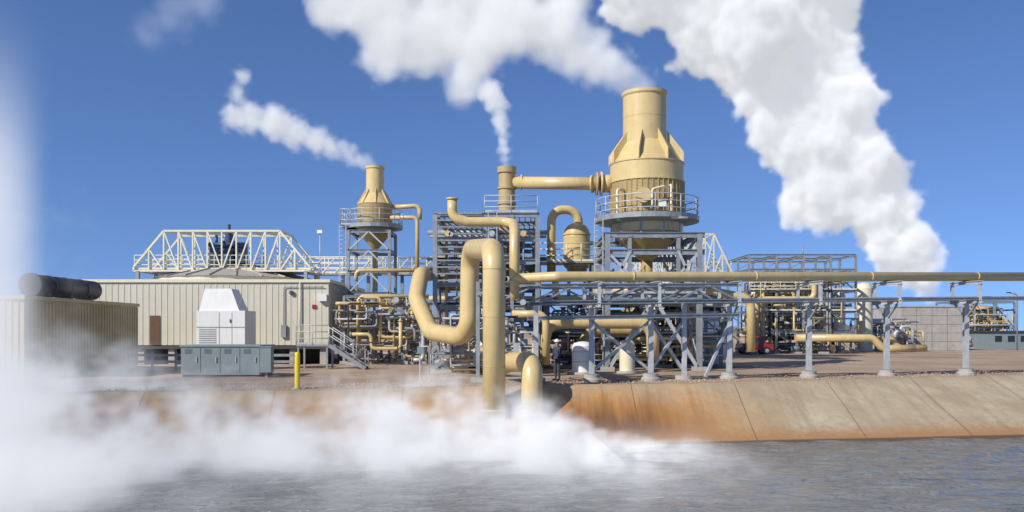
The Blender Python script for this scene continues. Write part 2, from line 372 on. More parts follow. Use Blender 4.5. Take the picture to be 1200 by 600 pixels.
b.box('deck',GALV,(xa,D,1.3),(xb,D+1.6,1.38))
b.rail('railings',GALVL,[(xa,D+1.6,1.38),(xa,D,1.38),(xb,D,1.38)],sp=.9)
for x in(xa+.1,xb-.1):
    for y in(D+.1,D+1.5): b.bar('legs',GALV,(x,y,0),(x,y,1.3),.1)
stair(b,(XX(428,D),D,0.05),(xb+.03,D,1.36),1.0)
b.done()
b=B("equipment_container"); D=39.6
xa,xb=XX(212,D),XX(304,D)
b.box('shell',BLUEG,(xa,D,.12),(xb,D+2.4,1.42)); b.box('lid',BLUEG,(xa-.05,D-.05,1.422),(xb+.05,D+2.45,1.5)); b.box('skid',DARK,(xa+.05,D+.05,0),(xb-.05,D+2.3,.118))
for i in range(1,4): x=xa+(xb-xa)*i/4; b.box('door_seams',DARK,(x-.012,D-.008,.2),(x+.012,D-.001,1.38))
for i in range(4): x=xa+(xb-xa)*(i+.8)/4; b.box('handles',GALVL,(x-.02,D-.05,.7),(x+.02,D-.009,.95))
for i in range(4):
    x=xa+(xb-xa)*(i+.2)/4
    for k in range(5): b.box('vents',DARK,(x,D-.006,1.1+k*.05),(x+.35,D-.001,1.12+k*.05))
b.done()
b=B("control_cabinet"); x=XX(308,40)+.1; b.box('cabinet',BLUEG,(x,39.2,.25),(x+.5,39.6,1.4)); b.box('lid',BLUEG,(x-.03,39.17,1.402),(x+.53,39.63,1.45)); b.bar('post',GALV,(x+.25,39.4,0),(x+.25,39.4,.25),.1); b.done()
b=B("air_handling_unit"); D=47
xa,xb=XX(230,D),XX(287,D)
b.box('casing',WHITE,(xa,D,ZZ(405,D)),(xb,D+2,ZZ(364,D))); b.box('frame_base',GALV,(xa+.1,D+.1,0),(xb-.1,D+1.9,ZZ(405,D)-.002))
hx0,hx1=xa+.12,xb-.35; z0=ZZ(364,D)+.002; z1=ZZ(338,D)
b.add('hood',WHITE,[(hx0,D+.1,z0),(hx1,D+.1,z0),(hx1,D+1.8,z0),(hx0,D+1.8,z0),(hx0+.25,D+.3,z1),(hx1-.5,D+.3,z1),(hx1-.5,D+1.6,z1),(hx0+.25,D+1.6,z1)],[(0,3,2,1),(4,5,6,7),(0,1,5,4),(1,2,6,5),(2,3,7,6),(3,0,4,7)],False)
for i in range(7): z=ZZ(402,D)+i*.12; b.box('louvres',GALV,(xa+.15,D-.02,z),(xa+1.1,D-.002,z+.05))
for xx in(xa+1.25,xa+1.95): b.box('seam',GALV,(xx,D-.012,ZZ(404,D)),(xx+.025,D-.002,ZZ(366,D)))
b.box('seam',GALV,(xa+.02,D-.015,ZZ(384,D)),(xb-.02,D-.013,ZZ(383,D)))
b.box('access_handle',DARK,(xa+1.85,D-.05,ZZ(378,D)),(xa+1.9,D-.013,ZZ(374,D)))
b.done()
b=B("bollard"); c=(XX(348.5,31.6),31.6); b.cyl('post',YEL,c,.1,0,1.3,16); b.rev('post',YEL,(c[0],c[1],0),[(.1,1.3),(.08,1.35),(.03,1.38)],16); b.cyl('footing',CONC,c,.2,0,.05,16); b.done()
b=B("pipe_barrier"); 
for z in(.5,.85): b.bar('rails',GALV,(XX(150,46),46,z),(XX(345,46),46,z),.06,.14)
for i in range(8): x=XX(150,46)+i*(XX(345,46)-XX(150,46))/7; b.bar('posts',GALV,(x,46.06,0),(x,46.06,1),.1)
b.done()

# ---------------------------------------------------------------- clarifier tank with truss
def clarifier(px0,px1,D,ytop,ybot,yroof,yapex,m,name,domem):
    b=B(name); xa,xb=XX(px0,D),XX(px1,D); cx=(xa+xb)/2; R=(xb-xa)*.44; cy=D+R*.6
    zr=ZZ(yroof,D); za=ZZ(yapex,D)
    b.cyl('tank_wall',SHEET,(cx,cy),R,0,zr,48)
    n=20; vs=[(cx,cy,za)];fs=[]
    for k in range(n): th=2*math.pi*k/n; vs.append((cx+R*1.03*math.cos(th),cy+R*1.03*math.sin(th),zr))
    for k in range(n): fs.append((0,1+k,1+(k+1)%n))
    b.add('conical_roof',domem,vs,fs,False)
    for k in range(n): th=2*math.pi*k/n; b.bar('roof_ribs',domem,(cx,cy,za+.04),(cx+R*1.03*math.cos(th),cy+R*1.03*math.sin(th),zr+.05),.1)
    zt,zb=ZZ(ytop,D),ZZ(ybot,D); ew=(xb-xa)*.17
    N=8; y0,y1=D-1.5+R*.3,D+1.9+R*.3
    top=[xa+ew+(xb-xa-2*ew)*i/N for i in range(N+1)]
    for y in(y0,y1):
        b.bar('truss',m,(xa,y,zb),(xb,y,zb),.14); b.bar('truss',m,(top[0],y,zt),(top[-1],y,zt),.14)
        b.bar('truss',m,(xa,y,zb+.3),(top[0],y,zt),.14); b.bar('truss',m,(xb,y,zb+.3),(top[-1],y,zt),.14)
        b.bar('truss',m,(xa,y,zb),(xa,y,zb+.3),.14);b.bar('truss',m,(xb,y,zb),(xb,y,zb+.3),.14)
        b.bar('truss',m,(xa+ew*.5,y,zb),(xa+ew*.5,y,(zb+.3+zt)/2),.1); b.bar('truss',m,(xb-ew*.5,y,zb),(xb-ew*.5,y,(zb+.3+zt)/2),.1)
        b.bar('truss',m,(xa+ew*.5,y,(zb+.3+zt)/2),(top[0],y,zb),.1); b.bar('truss',m,(xb-ew*.5,y,(zb+.3+zt)/2),(top[-1],y,zb),.1)
        for i in range(N+1):
            b.bar('truss',m,(top[i],y,zb),(top[i],y,zt),.1)
            if i<N:
                a,c=(i,i+1) if i<N/2 else (i+1,i); b.bar('truss',m,(top[a],y,zt),(top[c],y,zb),.09)
        b.rail('walkway_rails',m,[(xa,y+.1,zb+.1),(xb,y+.1,zb+.1)],h=1.1,sp=1.2,r=.03)
    for x in top+[xa,xb]: b.bar('truss',m,(x,y0,zb),(x,y1,zb),.1)
    for x in top: b.bar('truss',m,(x,y0,zt),(x,y1,zt),.1)
    for i in range(N): b.bar('truss',m,(top[i],y0,zt),(top[i+1],y1,zt),.08)
    b.box('walkway_deck',GALV,(xa,y0+.1,zb+.08),(xb,y1-.1,zb+.12))
    for x in(xa+.3,xb-.3):
        for y in(y0,y1): b.bar('support_legs',GALV,(x,y,0),(x,y,zb),.25)
    yy=D+.2+R*.3
    b.cyl('drive_column',NAVY,(cx,yy),.55,zb+.15,zt-.6,20); b.cyl('drive_column',NAVY,(cx,yy),.3,zt-.6,zt+.15,16)
    b.cyl('drive_column',NAVY,(cx,yy),.12,zt+.15,zt+.7,12); b.cyl('drive_column',NAVY,(cx,yy),.8,zb+1.6,zb+1.8,20)
    b.box('drive_motor',NAVY,(cx-1.4,yy-.4,zb+.7),(cx-.6,yy+.5,zb+1.9)); b.box('drive_motor',NAVY,(cx+.6,yy-.4,zb+.7),(cx+1.3,yy+.5,zb+2.3))
    b.tube('drive_motor',NAVY,[(cx-1.4,yy-.5,zb+2.1),(cx+1.4,yy-.5,zb+2.1)],.2)
    b.tube('drive_motor',NAVY,[(cx-.9,yy-.3,zb+2.0),(cx-.9,yy-.3,zt-.2)],.12)
    b.done()
clarifier(155,362,65,270,317,325,302,CREAM,"clarifier_tank",ROOFG)
clarifier(735,856,75,275,322,330,318,CREAM,"clarifier_tank",ROOFG)
b=B("elevated_walkway"); D=66; za=ZZ(322,D)
b.box('deck',GALV,(XX(362,D)+.1,D,za),(XX(500,D),D+1.4,za+.12))
for y in(D,D+1.4): b.rail('railings',CREAM,[(XX(362,D)+.1,y,za+.12),(XX(500,D),y,za+.12)],h=1.25,sp=1.1,r=.04)
for i in range(10):
    xx=XX(362,D)+.1+i*.95; b.bar('side_bracing',CREAM,(xx,D-.05,za+.12),(xx+.95,D-.05,za+1.3),.06)
for px in(370,400,430,470): b.bar('legs',GALV,(XX(px,D),D+.7,0),(XX(px,D),D+.7,za),.25)
b.tube('light_pole',GALVL,[(XX(375,D),D,za),(XX(375,D),D,za+3.2)],.04,n=6); b.box('lamp_head',WHITE,(XX(372,D),D-.15,za+3.2),(XX(378,D),D+.15,za+3.45))
b.done()

# ---------------------------------------------------------------- flash separators
def ringrail(b,c,R,z,h=1.1,n=24,m=GALVL):
    pts=[(c[0]+R*math.cos(2*math.pi*k/n),c[1]+R*math.sin(2*math.pi*k/n),z) for k in range(n)]
    for hh in(h,h*.66,h*.33): b.tube('platform_railing',m,[(p[0],p[1],z+hh) for p in pts]+[(pts[0][0],pts[0][1],z+hh)],.028,bend=.001,n=6,seg=1)
    for p in pts[::2]: b.tube('platform_railing',m,[p,(p[0],p[1],z+h)],.028,n=6)
    b.rev('platform_deck',GALV,(c[0],c[1],0),[(R+.04,z-.16),(R+.04,z+.12),(R-.02,z+.12),(R-.02,z-.005),(.8,z-.005),(.8,z-.16)],n,False)
b=B("steam_separator_tower")
D=48; cx=XX(758,D); c=(cx,D); Rr=2.06
z=lambda y:ZZ(y,D)
sx_=cx-.12
b.rev('stack',TAN,(sx_,D,0),[(1.22,z(173)),(1.22,z(150)),(1.22,z(128)),(1.22,z(112))],44)
b.rev('stack_lip',TAN,(sx_,D,0),[(1.23,z(115)),(1.29,z(113)),(1.29,z(109.5)),(1.12,z(109.5)),(1.12,z(112))],44)
b.rev('stack_seams',TAND,(sx_,D,0),[(1.225,z(140)),(1.225,z(139.4))],44)
b.rev('cone',TAN,(sx_+.06,D,0),[(Rr,z(193)),(1.26,z(168)),(1.2,z(168))],44)
b.rev('upper_shell',TAN,(cx,D,0),[(Rr+.06,z(216)),(Rr+.06,z(214)),(Rr+.005,z(213.8)),(Rr+.005,z(194.5)),(Rr+.05,z(194.3)),(Rr+.05,z(193.1))],44)
prof=[]
nb=22
for i in range(nb):
    za=z(252)+(z(216)-z(252))*i/nb; zb_=z(252)+(z(216)-z(252))*(i+1)/nb
    prof+=[(Rr-.02,za),(Rr+.0,za+.01),(Rr+.0,zb_-.03),(Rr-.02,zb_-.02)]
b.rev('insulation_bands',TAND,(cx,D,0),prof,44,False)
for k in range(44):
    th=2*math.pi*k/44; x=cx+(Rr+.01)*math.cos(th); y=D+(Rr+.01)*math.sin(th); b.bar('vertical_ribs',TAND,(x,y,z(252)),(x,y,z(216)),.05)
b.rev('lower_shell',TAN,(cx,D,0),[(Rr-.05,z(274)),(Rr-.05,z(252.2))],44)
b.rev('bottom_cone',TAND,(cx,D,0),[(.35,z(306)),(.5,z(303)),(Rr-.06,z(274.3))],44)
b.tube('outlet_pipe',TAND,[(cx,D,z(305)),(cx,D,2.2),(cx-3.5,D,2.2),(cx-3.5,D-.2,.3)],.33)
for k in range(8):
    th=2*math.pi*k/8+.45; dx,dy=math.cos(th),math.sin(th); tx,ty=-dy*.03,dx*.03
    P=[(1.2,z(155)),(1.22,z(170)),(Rr-.04,z(193)),(Rr+.06,z(193)),(Rr+.06,z(181))]
    vs=[(sx_+.06+r*dx+s_*tx,D+r*dy+s_*ty,zz) for s_ in(-1,1) for r,zz in P]
    b.add('gusset_fins',TAN,vs,[(0,1,2,3,4),(9,8,7,6,5)]+[(i,i+5,(i+1)%5+5,(i+1)%5) for i in range(5)],False)
ringrail(b,c,2.85,z(258))
b.rev('platform_brackets',GALV,(cx,D,0),[(Rr,z(264)),(2.8,z(259.5)),(2.6,z(259.5))],24,False)
b.tube('inlet_nozzle',TAN,[(cx-1.9,D,z(215)),(cx-2.5,D+.1,z(215))],.5); b.flange('inlet_nozzle',TAN,(cx-2.55,D+.1,z(215)),(1,0,0),.68,.12); b.flange('inlet_flange',TAND,(cx-2.8,D+.1,z(215)),(1,0,0),.66,.1)
b.tube('manway',TAN,[(cx-.5,D-1.9,z(236)),(cx-.55,D-2.35,z(236))],.35); b.flange('manway',TAN,(cx-.55,D-2.36,z(236)),(0,1,0),.42,.08)
b.tube('instrument_piping',CREAM,[(cx-1.5,D-1.5,z(228)),(cx-1.9,D-1.9,z(228)),(cx-1.9,D-1.9,z(262)),(cx-1.5,D-1.4,z(262))],.07,n=8)
b.tube('instrument_piping',CREAM,[(cx-.1,D-2.0,z(250)),(cx-.1,D-2.5,z(250)),(cx-.1,D-2.5,z(230)),(cx+.6,D-2.4,z(226)),(cx+.8,D-1.9,z(240))],.06,n=8)
b.tube('instrument_piping',CREAM,[(cx+.9,D-1.9,z(225)),(cx+.9,D-2.5,z(225)),(cx+.9,D-2.5,z(262)),(cx+1.8,D-2.5,z(262))],.06,n=8)
b.box('gauge_board',WHITE,(cx+.2,D-2.75,z(250)),(cx+.6,D-2.7,z(242)))
xs_=[XX(712,45.5),XX(820,45.5)]; 
for x in xs_:
    for y in(45.6,50.4):
        b.ibeam('support_frame',GALV,(x,y,0),(x,y,z(280)),.28,.28); b.box('footings',CONC,(x-.35,y-.35,0),(x+.35,y+.35,.25))
for zz in(z(281),z(300),z(350)):
    for y in(45.6,50.4): b.ibeam('support_frame',GALV,(xs_[0]-.3,y,zz),(xs_[1]+.3,y,zz),.2,.3)
    for x in xs_: b.ibeam('support_frame',GALV,(x,45.6,zz),(x,50.4,zz),.2,.3)
for x in(cx-1.3,cx+1.3):
    b.ibeam('support_frame',GALV,(x,45.6,z(281)),(x,50.4,z(281)),.2,.3)
    b.ibeam('support_frame',GALV,(x,45.6,z(350)),(x,45.6,z(281)),.2,.2)
for y in(45.55,50.35):
    b.bar('bracing',GALVL,(xs_[0],y,z(350)),(cx-1.3,y,z(300)),.14); b.bar('bracing',GALVL,(xs_[1],y,z(350)),(cx+1.3,y,z(300)),.14)
    b.bar('bracing',GALVL,(xs_[0],y,z(300)),(cx-.2,y,z(350)),.14); b.bar('bracing',GALVL,(xs_[1],y,z(300)),(cx+.2,y,z(350)),.14)
    b.bar('bracing',GALVL,(xs_[0]+.1,y,.2),(cx,y,z(352)),.18); b.bar('bracing',GALVL,(xs_[1]-.1,y,.2),(cx,y,z(352)),.18)
for x in xs_:
    b.bar('bracing',GALVL,(x,45.6,.2),(x,50.4,z(350)),.14); b.bar('bracing',GALVL,(x,50.4,z(300)),(x,45.6,z(281)),.12)
for k in range(10):
    th=math.pi*2*k/10; b.bar('skirt_lugs',GALV,(cx+1.95*math.cos(th),D+1.95*math.sin(th),z(284)),(cx+1.98*math.cos(th),D+1.98*math.sin(th),z(262)),.12)
b.rail('deck_railing',GALVL,[(xs_[0]-.3,45.4,z(350)+.16),(xs_[1]+.3,45.4,z(350)+.16)],sp=1.2)
b.box('lower_deck',GALV,(xs_[0]-.3,45.75,z(350)+.152),(xs_[1]+.3,50.2,z(350)+.19))
ladder(b,xs_[0]-.7,45.5,0,z(262))
b.done()

b=B("steam_separator_tower"); D=60; cx=XX(439.5,D); Rr=1.22
b.rev('stack',TAN,(cx,D,0),[(.64,ZZ(232,D)),(.62,ZZ(198,D))],28)
b.rev('stack_lip',TAN,(cx,D,0),[(.63,ZZ(199,D)),(.68,ZZ(198,D)),(.68,ZZ(195.5,D)),(.56,ZZ(195.5,D))],28)
b.rev('cone',TAN,(cx,D,0),[(Rr,ZZ(240,D)),(.68,ZZ(227,D)),(.6,ZZ(227,D))],28)
for k in range(8):
    th=2*math.pi*k/8+.2; dx,dy=math.cos(th),math.sin(th); b.bar('gusset_fins',TAN,(cx+.63*dx,D+.63*dy,ZZ(223,D)),(cx+(Rr+.0)*dx,D+(Rr+.0)*dy,ZZ(240,D)),.05,.1)
prof=[]
for i in range(14):
    za=ZZ(262,D)+(ZZ(240,D)-ZZ(262,D))*i/14; zb_=ZZ(262,D)+(ZZ(240,D)-ZZ(262,D))*(i+1)/14; prof+=[(Rr-.03,za),(Rr,za+.01),(Rr,zb_-.03),(Rr-.03,zb_-.02)]
b.rev('insulated_shell',TAND,(cx,D,0),prof,28,False)
b.rev('bottom_cone',TAND,(cx,D,0),[(.22,ZZ(292,D)),(Rr-.05,ZZ(273,D)),(Rr-.05,ZZ(262,D)-.002)],28)
b.tube('outlet_pipe',TAN,[(cx,D,ZZ(291,D)),(cx,D,4.2),(cx+2.5,D,4.2),(cx+2.5,D,.5)],.2)
ringrail(b,(cx,D),1.9,ZZ(266,D),n=20)
b.box('side_platform',GALV,(cx-2.2,D-1,ZZ(266,D)-.16),(cx-1.2,D+1,ZZ(266,D)-.17+.1)); b.rail('side_railing',GALVL,[(cx-1.2,D-1.2,ZZ(266,D)),(cx-2.2,D-1.2,ZZ(266,D)),(cx-2.2,D+1,ZZ(266,D))],sp=.8)
xs_=[XX(413,D),XX(460,D)]
for x in xs_:
    for y in(D-1.5,D+1.5): b.ibeam('support_frame',GALV,(x,y,0),(x,y,ZZ(273,D)),.2,.2)
for zz in(ZZ(274,D),ZZ(296,D),ZZ(320,D),ZZ(345,D)):
    for y in(D-1.5,D+1.5): b.ibeam('support_frame',GALV,(xs_[0],y,zz),(xs_[1],y,zz),.16,.2)
    for x in xs_: b.ibeam('support_frame',GALV,(x,D-1.5,zz),(x,D+1.5,zz),.16,.2)
for a,e in((296,274),(320,296),(345,320)):
    b.bar('bracing',GALVL,(xs_[0],D-1.55,ZZ(a,D)),((xs_[0]+xs_[1])/2,D-1.55,ZZ(e,D)),.1); b.bar('bracing',GALVL,(xs_[1],D-1.55,ZZ(a,D)),((xs_[0]+xs_[1])/2,D-1.55,ZZ(e,D)),.1)
b.tube('inlet_pipe',TAN,[(cx+1.1,D,ZZ(243,D)),(XX(492,D),D,ZZ(241,D)),(XX(492,D),D,ZZ(262,D)+.3)],.16); b.tube('inlet_pipe',TAN,[(cx+1.1,D-.5,ZZ(256,D)),(XX(490,D),D-.5,ZZ(256,D)),(XX(490,D),D-.5,ZZ(330,D))],.14)
ladder(b,xs_[0]-.6,D-1.6,0,ZZ(266,D))
b.done()

# ---------------------------------------------------------------- vent stack + steam line
b=B("vent_stack"); D=50; x=XX(594,D)
b.cyl('stack',TAND,(x,D),.48,4.4,ZZ(203,D),28); b.cyl('stack_lip',TAND,(x,D),.56,ZZ(203,D)+.002,ZZ(196,D),28)
for py in(222,240): b.cyl('flanges',TAND,(x,D),.55,ZZ(py,D),ZZ(py,D)+.1,28)
b.tube('steam_pipe',TAN,[(x+.4,D,ZZ(214,D)),(XX(712,48)-.35,48.1,ZZ(215,48))],.36,n=24)
b.flange('steam_pipe_flange',TAN,(XX(700,48.3)-.3,48.2,ZZ(215,48)),(1,-.3,0),.5,.1); b.flange('steam_pipe_flange',TAN,(x+.85,D-.1,ZZ(214,D)),(1,0,0),.46,.1)
b.done()
b=B("pressure_vessel"); D=52; cx=XX(676,D)
z=lambda y:ZZ(y,D)
b.rev('shell',TAN,(cx,D,0),[(.3,z(322)),(.8,z(312)),(.82,z(308)),(.82,z(278)),(.76,z(270)),(.58,z(265)),(.3,z(262)),(.05,z(261.5))],28)
b.cyl('shell_band',TAN,(cx,D),.86,z(292),z(290),28); b.cyl('shell_band',TAN,(cx,D),.86,z(276),z(274),28)
b.tube('gooseneck_pipe',TAN,[(cx+.1,D,z(264)),(cx+.1,D,z(246)),(XX(646,D),D-.2,z(246)),(XX(646,D),D-.2,z(330))],.27,bend=.75,n=18)
for a in(0,1,2,3): th=a*math.pi/2+.78; b.bar('legs',GALV,(cx+.7*math.cos(th),D+.7*math.sin(th),0),(cx+.7*math.cos(th),D+.7*math.sin(th),z(306)),.14)
b.tube('side_pipe',TAN,[(cx+.8,D,z(285)),(cx+1.8,D,z(285)),(cx+1.8,D,z(340))],.12,n=10)
b.done()

# ---------------------------------------------------------------- central pipe rack
b=B("pipe_rack_structure")
D=45; xs_=[XX(510,D),XX(568,D),XX(630,D)]; ys_=[45,48.5,52]
zs_=[2.2,3.4,4.6,5.8,7.0,ZZ(252,D)]
frame(b,xs_,ys_,zs_,.24,seed=4)
for k in range(11):
    zz=4.8+k*.35
    b.bar('louvre_bars',GALV,(xs_[0]+.15,44.75,zz),(xs_[1]-.15,44.75,zz),.28,.07)
for k in range(16):
    xx=xs_[0]+.3+k*.32; b.bar('top_grating',GALV,(xx,45,zs_[-1]+.14),(xx,52,zs_[-1]+.14),.05,.1)
b.rail('top_railing',GALVL,[(xs_[1],44.9,zs_[-1]+.12),(xs_[2],44.9,zs_[-1]+.12)],h=.9)
rn=random.Random(8)
for zz in zs_[:-1]:
    for k in range(5):
        r=rn.choice([.06,.08,.12,.16]); xx=rn.uniform(xs_[0]+.3,xs_[2]-.3); mm,pn=rn.choice([(TAN,'tan_pipes'),(GALVL,'insulated_pipes'),(GALV,'steel_pipes')])
        b.tube(pn,mm,[(xx,44.6,zz+.1+r),(xx,52.4,zz+.1+r)],r,n=10)
    for k in range(3):
        r=rn.choice([.06,.09,.13]); yy=rn.uniform(45.3,50); mm,pn=rn.choice([(TAN,'tan_pipes'),(GALVL,'insulated_pipes'),(GALV,'steel_pipes')])
        b.tube(pn,mm,[(xs_[0]-.6,yy,zz+.45+r),(xs_[2]+.6,yy,zz+.45+r)],r,n=10)
for zz in(3.55,5.95):
    b.box('cable_trays',DARK,(xs_[0]-.5,45.3,zz),(xs_[2]+.5,46.0,zz+.12))
clutter(b,xs_[0],xs_[2],45.2,51.5,.4,8,34,11,(.04,.12))
clutter(b,xs_[0]-.3,xs_[2],42,45,.2,3.2,26,12,(.04,.12))
stair(b,(XX(505,44),43.9,.1),(XX(560,44),43.9,2.2),.9)
ladder(b,xs_[1]+.2,44.6,0,8.4)
b.ibeam('inner_columns',GALV,(XX(600,45),45,0),(XX(600,45),45,zs_[-1]),.18,.18)
b.done()
b=B("process_piping_skid"); D=56
frame(b,[XX(405,D),XX(440,D),XX(475,D),XX(500,D)],[55.5,58.5],[1.5,3.0,4.4],.16,seed=7)
clutter(b,XX(395,D),XX(505,D),53.5,58.5,.3,4.3,66,21,(.04,.13))
b.tube('tan_pipes',TAN,[(XX(425,D),54.8,1),(XX(425,D),54.8,ZZ(348,D)),(XX(505,D),54.8,ZZ(348,D))],.13)
b.tube('tan_pipes',TAN,[(XX(420,D),55.2,ZZ(330,D)),(XX(420,D),55.2,ZZ(318,D)),(XX(508,D),55.2,ZZ(318,D))],.13)
b.tube('tan_pipes',TAN,[(XX(400,D),56,.5),(XX(400,D),56,ZZ(360,D)),(XX(386,D),56,ZZ(360,D))],.16)
b.done()
b=B("process_piping_skid"); D=50
frame(b,[XX(640,D),XX(690,D),XX(750,D),XX(800,D),XX(850,D)],[51,55],[2.0,4.2],.2,seed=17)
b.rail('handrails',CREAM,[(XX(630,D),50.9,ZZ(305,D)),(XX(700,D),50.9,ZZ(305,D))],sp=1,r=.03); b.box('deck',GALV,(XX(630,D),50.9,ZZ(306.5,D)),(XX(700,D),53,ZZ(305,D)))
for px in(633,697):
    for y in(51.1,52.8): b.bar('deck_legs',GALV,(XX(px,D),y,0),(XX(px,D),y,ZZ(306.5,D)),.16)
clutter(b,XX(630,D),XX(855,D),47.8,54,.3,4.2,75,31,(.04,.15))
b.tube('main_header',TAN,[(XX(634,46),45.2,.6),(XX(640,46),45.2,ZZ(378,46)),(XX(762,46),45.2,ZZ(378,46)),(XX(762,46),45.2,.6)],.34,bend=.8,n=20)
b.tube('tan_pipes',TAN,[(XX(690,D),47.5,ZZ(343,D)),(XX(820,D),47.5,ZZ(343,D)),(XX(866,D),47.5,ZZ(352,D)),(XX(866,D),47.5,1)],.24,n=16)
b.tube('tan_pipes',TAN,[(XX(650,D),49,ZZ(330,D)),(XX(650,D),49,ZZ(352,D)),(XX(800,D),49,ZZ(352,D)),(XX(800,D),49,.6)],.2,n=16)
b.tube('tan_pipes',TAN,[(XX(640,44),44.2,.4),(XX(640,44),44.2,ZZ(368,44)),(XX(600,44),44.2,ZZ(368,44))],.2,n=16)
b.done()
b=B("chemical_tank"); D=43; b.rev('shell',WHITE,(XX(683,D),D,0),[(.55,.1),(.55,1.4),(.45,1.55),(.2,1.62),(.05,1.63)],28); b.cyl('pad',CONC,(XX(683,D),D),.8,0,.1,28)
for zz in(.6,1.1): b.cyl('bands',GALVL,(XX(683,D),D),.565,zz,zz+.04,28)
b.done()
for px,D in((735,44),(838,52)):
    b=B("chemical_tank"); b.rev('shell',WHITE if px>800 else CREAM,(XX(px,D),D,0),[(.4,.1),(.4,1.5),(.3,1.65),(.05,1.7)],20); b.cyl('pad',CONC,(XX(px,D),D),.6,0,.1,20); b.done()

# ---------------------------------------------------------------- outfall pipes
b=B("outfall_pipe"); DR=31.6
b.tube('riser',TAN,[S(579,483,DR)+Vector((0,0,-.3)),S(579,292,DR)+Vector((0,0,0)),S(551,289,38.6)+Vector((0,0,-.1)),S(549,396,38.6),S(505,389,41.5),S(488,350,43),S(493,322,44.2),S(520,318,50)],.42,bend=.95,n=28,seg=12)
for py in(316,372,430): b.tube('weld_bands',TAND,[S(579,py,DR),S(579,py-.7,DR)],.424,n=28)
b.flange('outlet_collar',TAND,S(579,481,DR),(0,0,1),.46,.12)
b.ibeam('pipe_support',GALV,(XX(560,36),36,0),(XX(560,36),36,ZZ(330,36)),.16,.16)
b.bar('pipe_support',GALV,(XX(560,36),36,ZZ(345,36)),(XX(579,33),32,ZZ(345,36)),.1)
b.box('support_footing',CONC,(XX(560,36)-.3,35.7,0),(XX(560,36)+.3,36.3,.2))
b.done()
b=B("outfall_pipe")
b.tube('elbow',TAN,[S(590,428,38),S(600,424,34.8),S(622,426,32.2)+Vector((.05,0,.05)),S(623,480,31.8)+Vector((0,-.1,-.3))],.4,bend=.7,n=28,seg=12)
b.flange('flange',TAND,S(622.5,476,31.85),(0,0,1),.45,.08)
b.done()
b=B("steam_supply_pipe")
D=40
b.tube('pipe',TAN,[S(530,234,D),S(530,255,D),S(548,260,D),S(592,260,D)+Vector((.4,0,0)),S(603,264,38)+Vector((0,0,-.3)),S(603,331,37)],.23,bend=.7,n=18)
b.flange('end_flange',TAN,S(530,233,D),(0,0,1),.28,.08); b.flange('flange',TAN,S(603,330,37),(0,0,1),.3,.08)
b.done()

# ---------------------------------------------------------------- trestle
b=B("pipeline_trestle")
def TD(x): return 36.3+(x-3)*.30
def zp(x): return H+.064*TD(x)
tx0,tx1=.9,31
nrm=Vector((-.287,.958,0)); al=Vector((.958,.287,0))
b.tube('main_pipe',TAN,[(XX(603,37),37,zp(.5)-.9),(XX(603,37),37,zp(.5)),(tx0+1,TD(tx0+1),zp(tx0+1)),(tx1,TD(tx1),zp(tx1))],.21,bend=.3,n=20)
for x in(5.2,11,17,23,28): 
    b.tube('pipe_collars',TAN,[(x,TD(x),zp(x)),(x+.08,TD(x)+.02,zp(x))],.225,n=20)
b.tube('secondary_pipe',GALVL,[(tx0+.7,TD(tx0)+.75,zp(tx0)-.12),(tx1,TD(tx1)+.75,zp(tx1)-.12)],.07,n=12)
b.tube('secondary_pipe',GALVL,[(tx0+.7,TD(tx0)+.45,zp(tx0)-1.12),(tx1,TD(tx1)+.45,zp(tx1)-1.12)],.05,n=10)
posts=[3.4,6.05,9.75,13.75,17.9,22.4,27]
for i,x in enumerate(posts):
    y=TD(x); c=Vector((x,y,0)); zt=zp(x)-.24; zl=zp(x)-1.25
    b.rev('concrete_pedestals',CONC,(x,y,0),[(.42,-.15),(.42,.10),(.34,.16),(.34,.3)],20,False)
    b.bar('base_plates',GALV,(x-.22,y,.32),(x+.22,y,.32),.44,.03)
    b.ibeam('columns',GALVL,(x,y,.335),(x,y,zl-.1),.22,.22)
    for sgn in(-1,1):
        b.ibeam('head_frames',GALVL,c+nrm*.85*sgn+Vector((0,0,zl-.1)),c+nrm*.85*sgn+Vector((0,0,zt-.1)),.14,.14)
        b.bar('knee_braces',GALV,c+Vector((0,0,zl-.8)),c+nrm*.7*sgn+Vector((0,0,zl-.1)),.08)
    b.ibeam('head_frames',GALVL,c-nrm*1.0+Vector((0,0,zl)),c+nrm*1.0+Vector((0,0,zl)),.18,.2)
    b.ibeam('head_frames',GALVL,c-nrm*1.0+Vector((0,0,zt-.09)),c+nrm*1.0+Vector((0,0,zt-.09)),.16,.16)
    b.bar('pipe_shoes',DARK,c+al*-.18+Vector((0,0,zt+.01)),c+al*.18+Vector((0,0,zt+.01)),.16,.03)
for sgn in(-1,1):
    o=nrm*.85*sgn
    p=Vector((tx0,TD(tx0),zp(tx0)-1.12)); q=Vector((tx1,TD(tx1),zp(tx1)-1.12))
    b.ibeam('longitudinal_beams',GALV,p+o,q+o,.1,.13)
p=Vector((tx0,TD(tx0),zp(tx0)-1.02)); q=Vector((tx1,TD(tx1),zp(tx1)-1.02)); 
b.bar('cable_tray',GALVL,p+nrm*-.4,q+nrm*-.4,.4,.03)
for sgn in(-1,1):
    o=nrm*.85*sgn
    for dz in(-.42,-1.12,-1.75):
        b.ibeam('truss_bay',GALV,Vector((tx0,TD(tx0),zp(tx0)+dz))+o,Vector((9.75,TD(9.75),zp(9.75)+dz))+o,.12,.15)
    for i in range(6):
        xa=tx0+i*1.47; xb=xa+1.47; za,zb_=(-.42,-1.12) if i%2 else(-1.12,-.42)
        b.bar('truss_bay',GALV,Vector((xa,TD(xa),zp(xa)+za))+o,Vector((xb,TD(xb),zp(xb)+zb_))+o,.08)
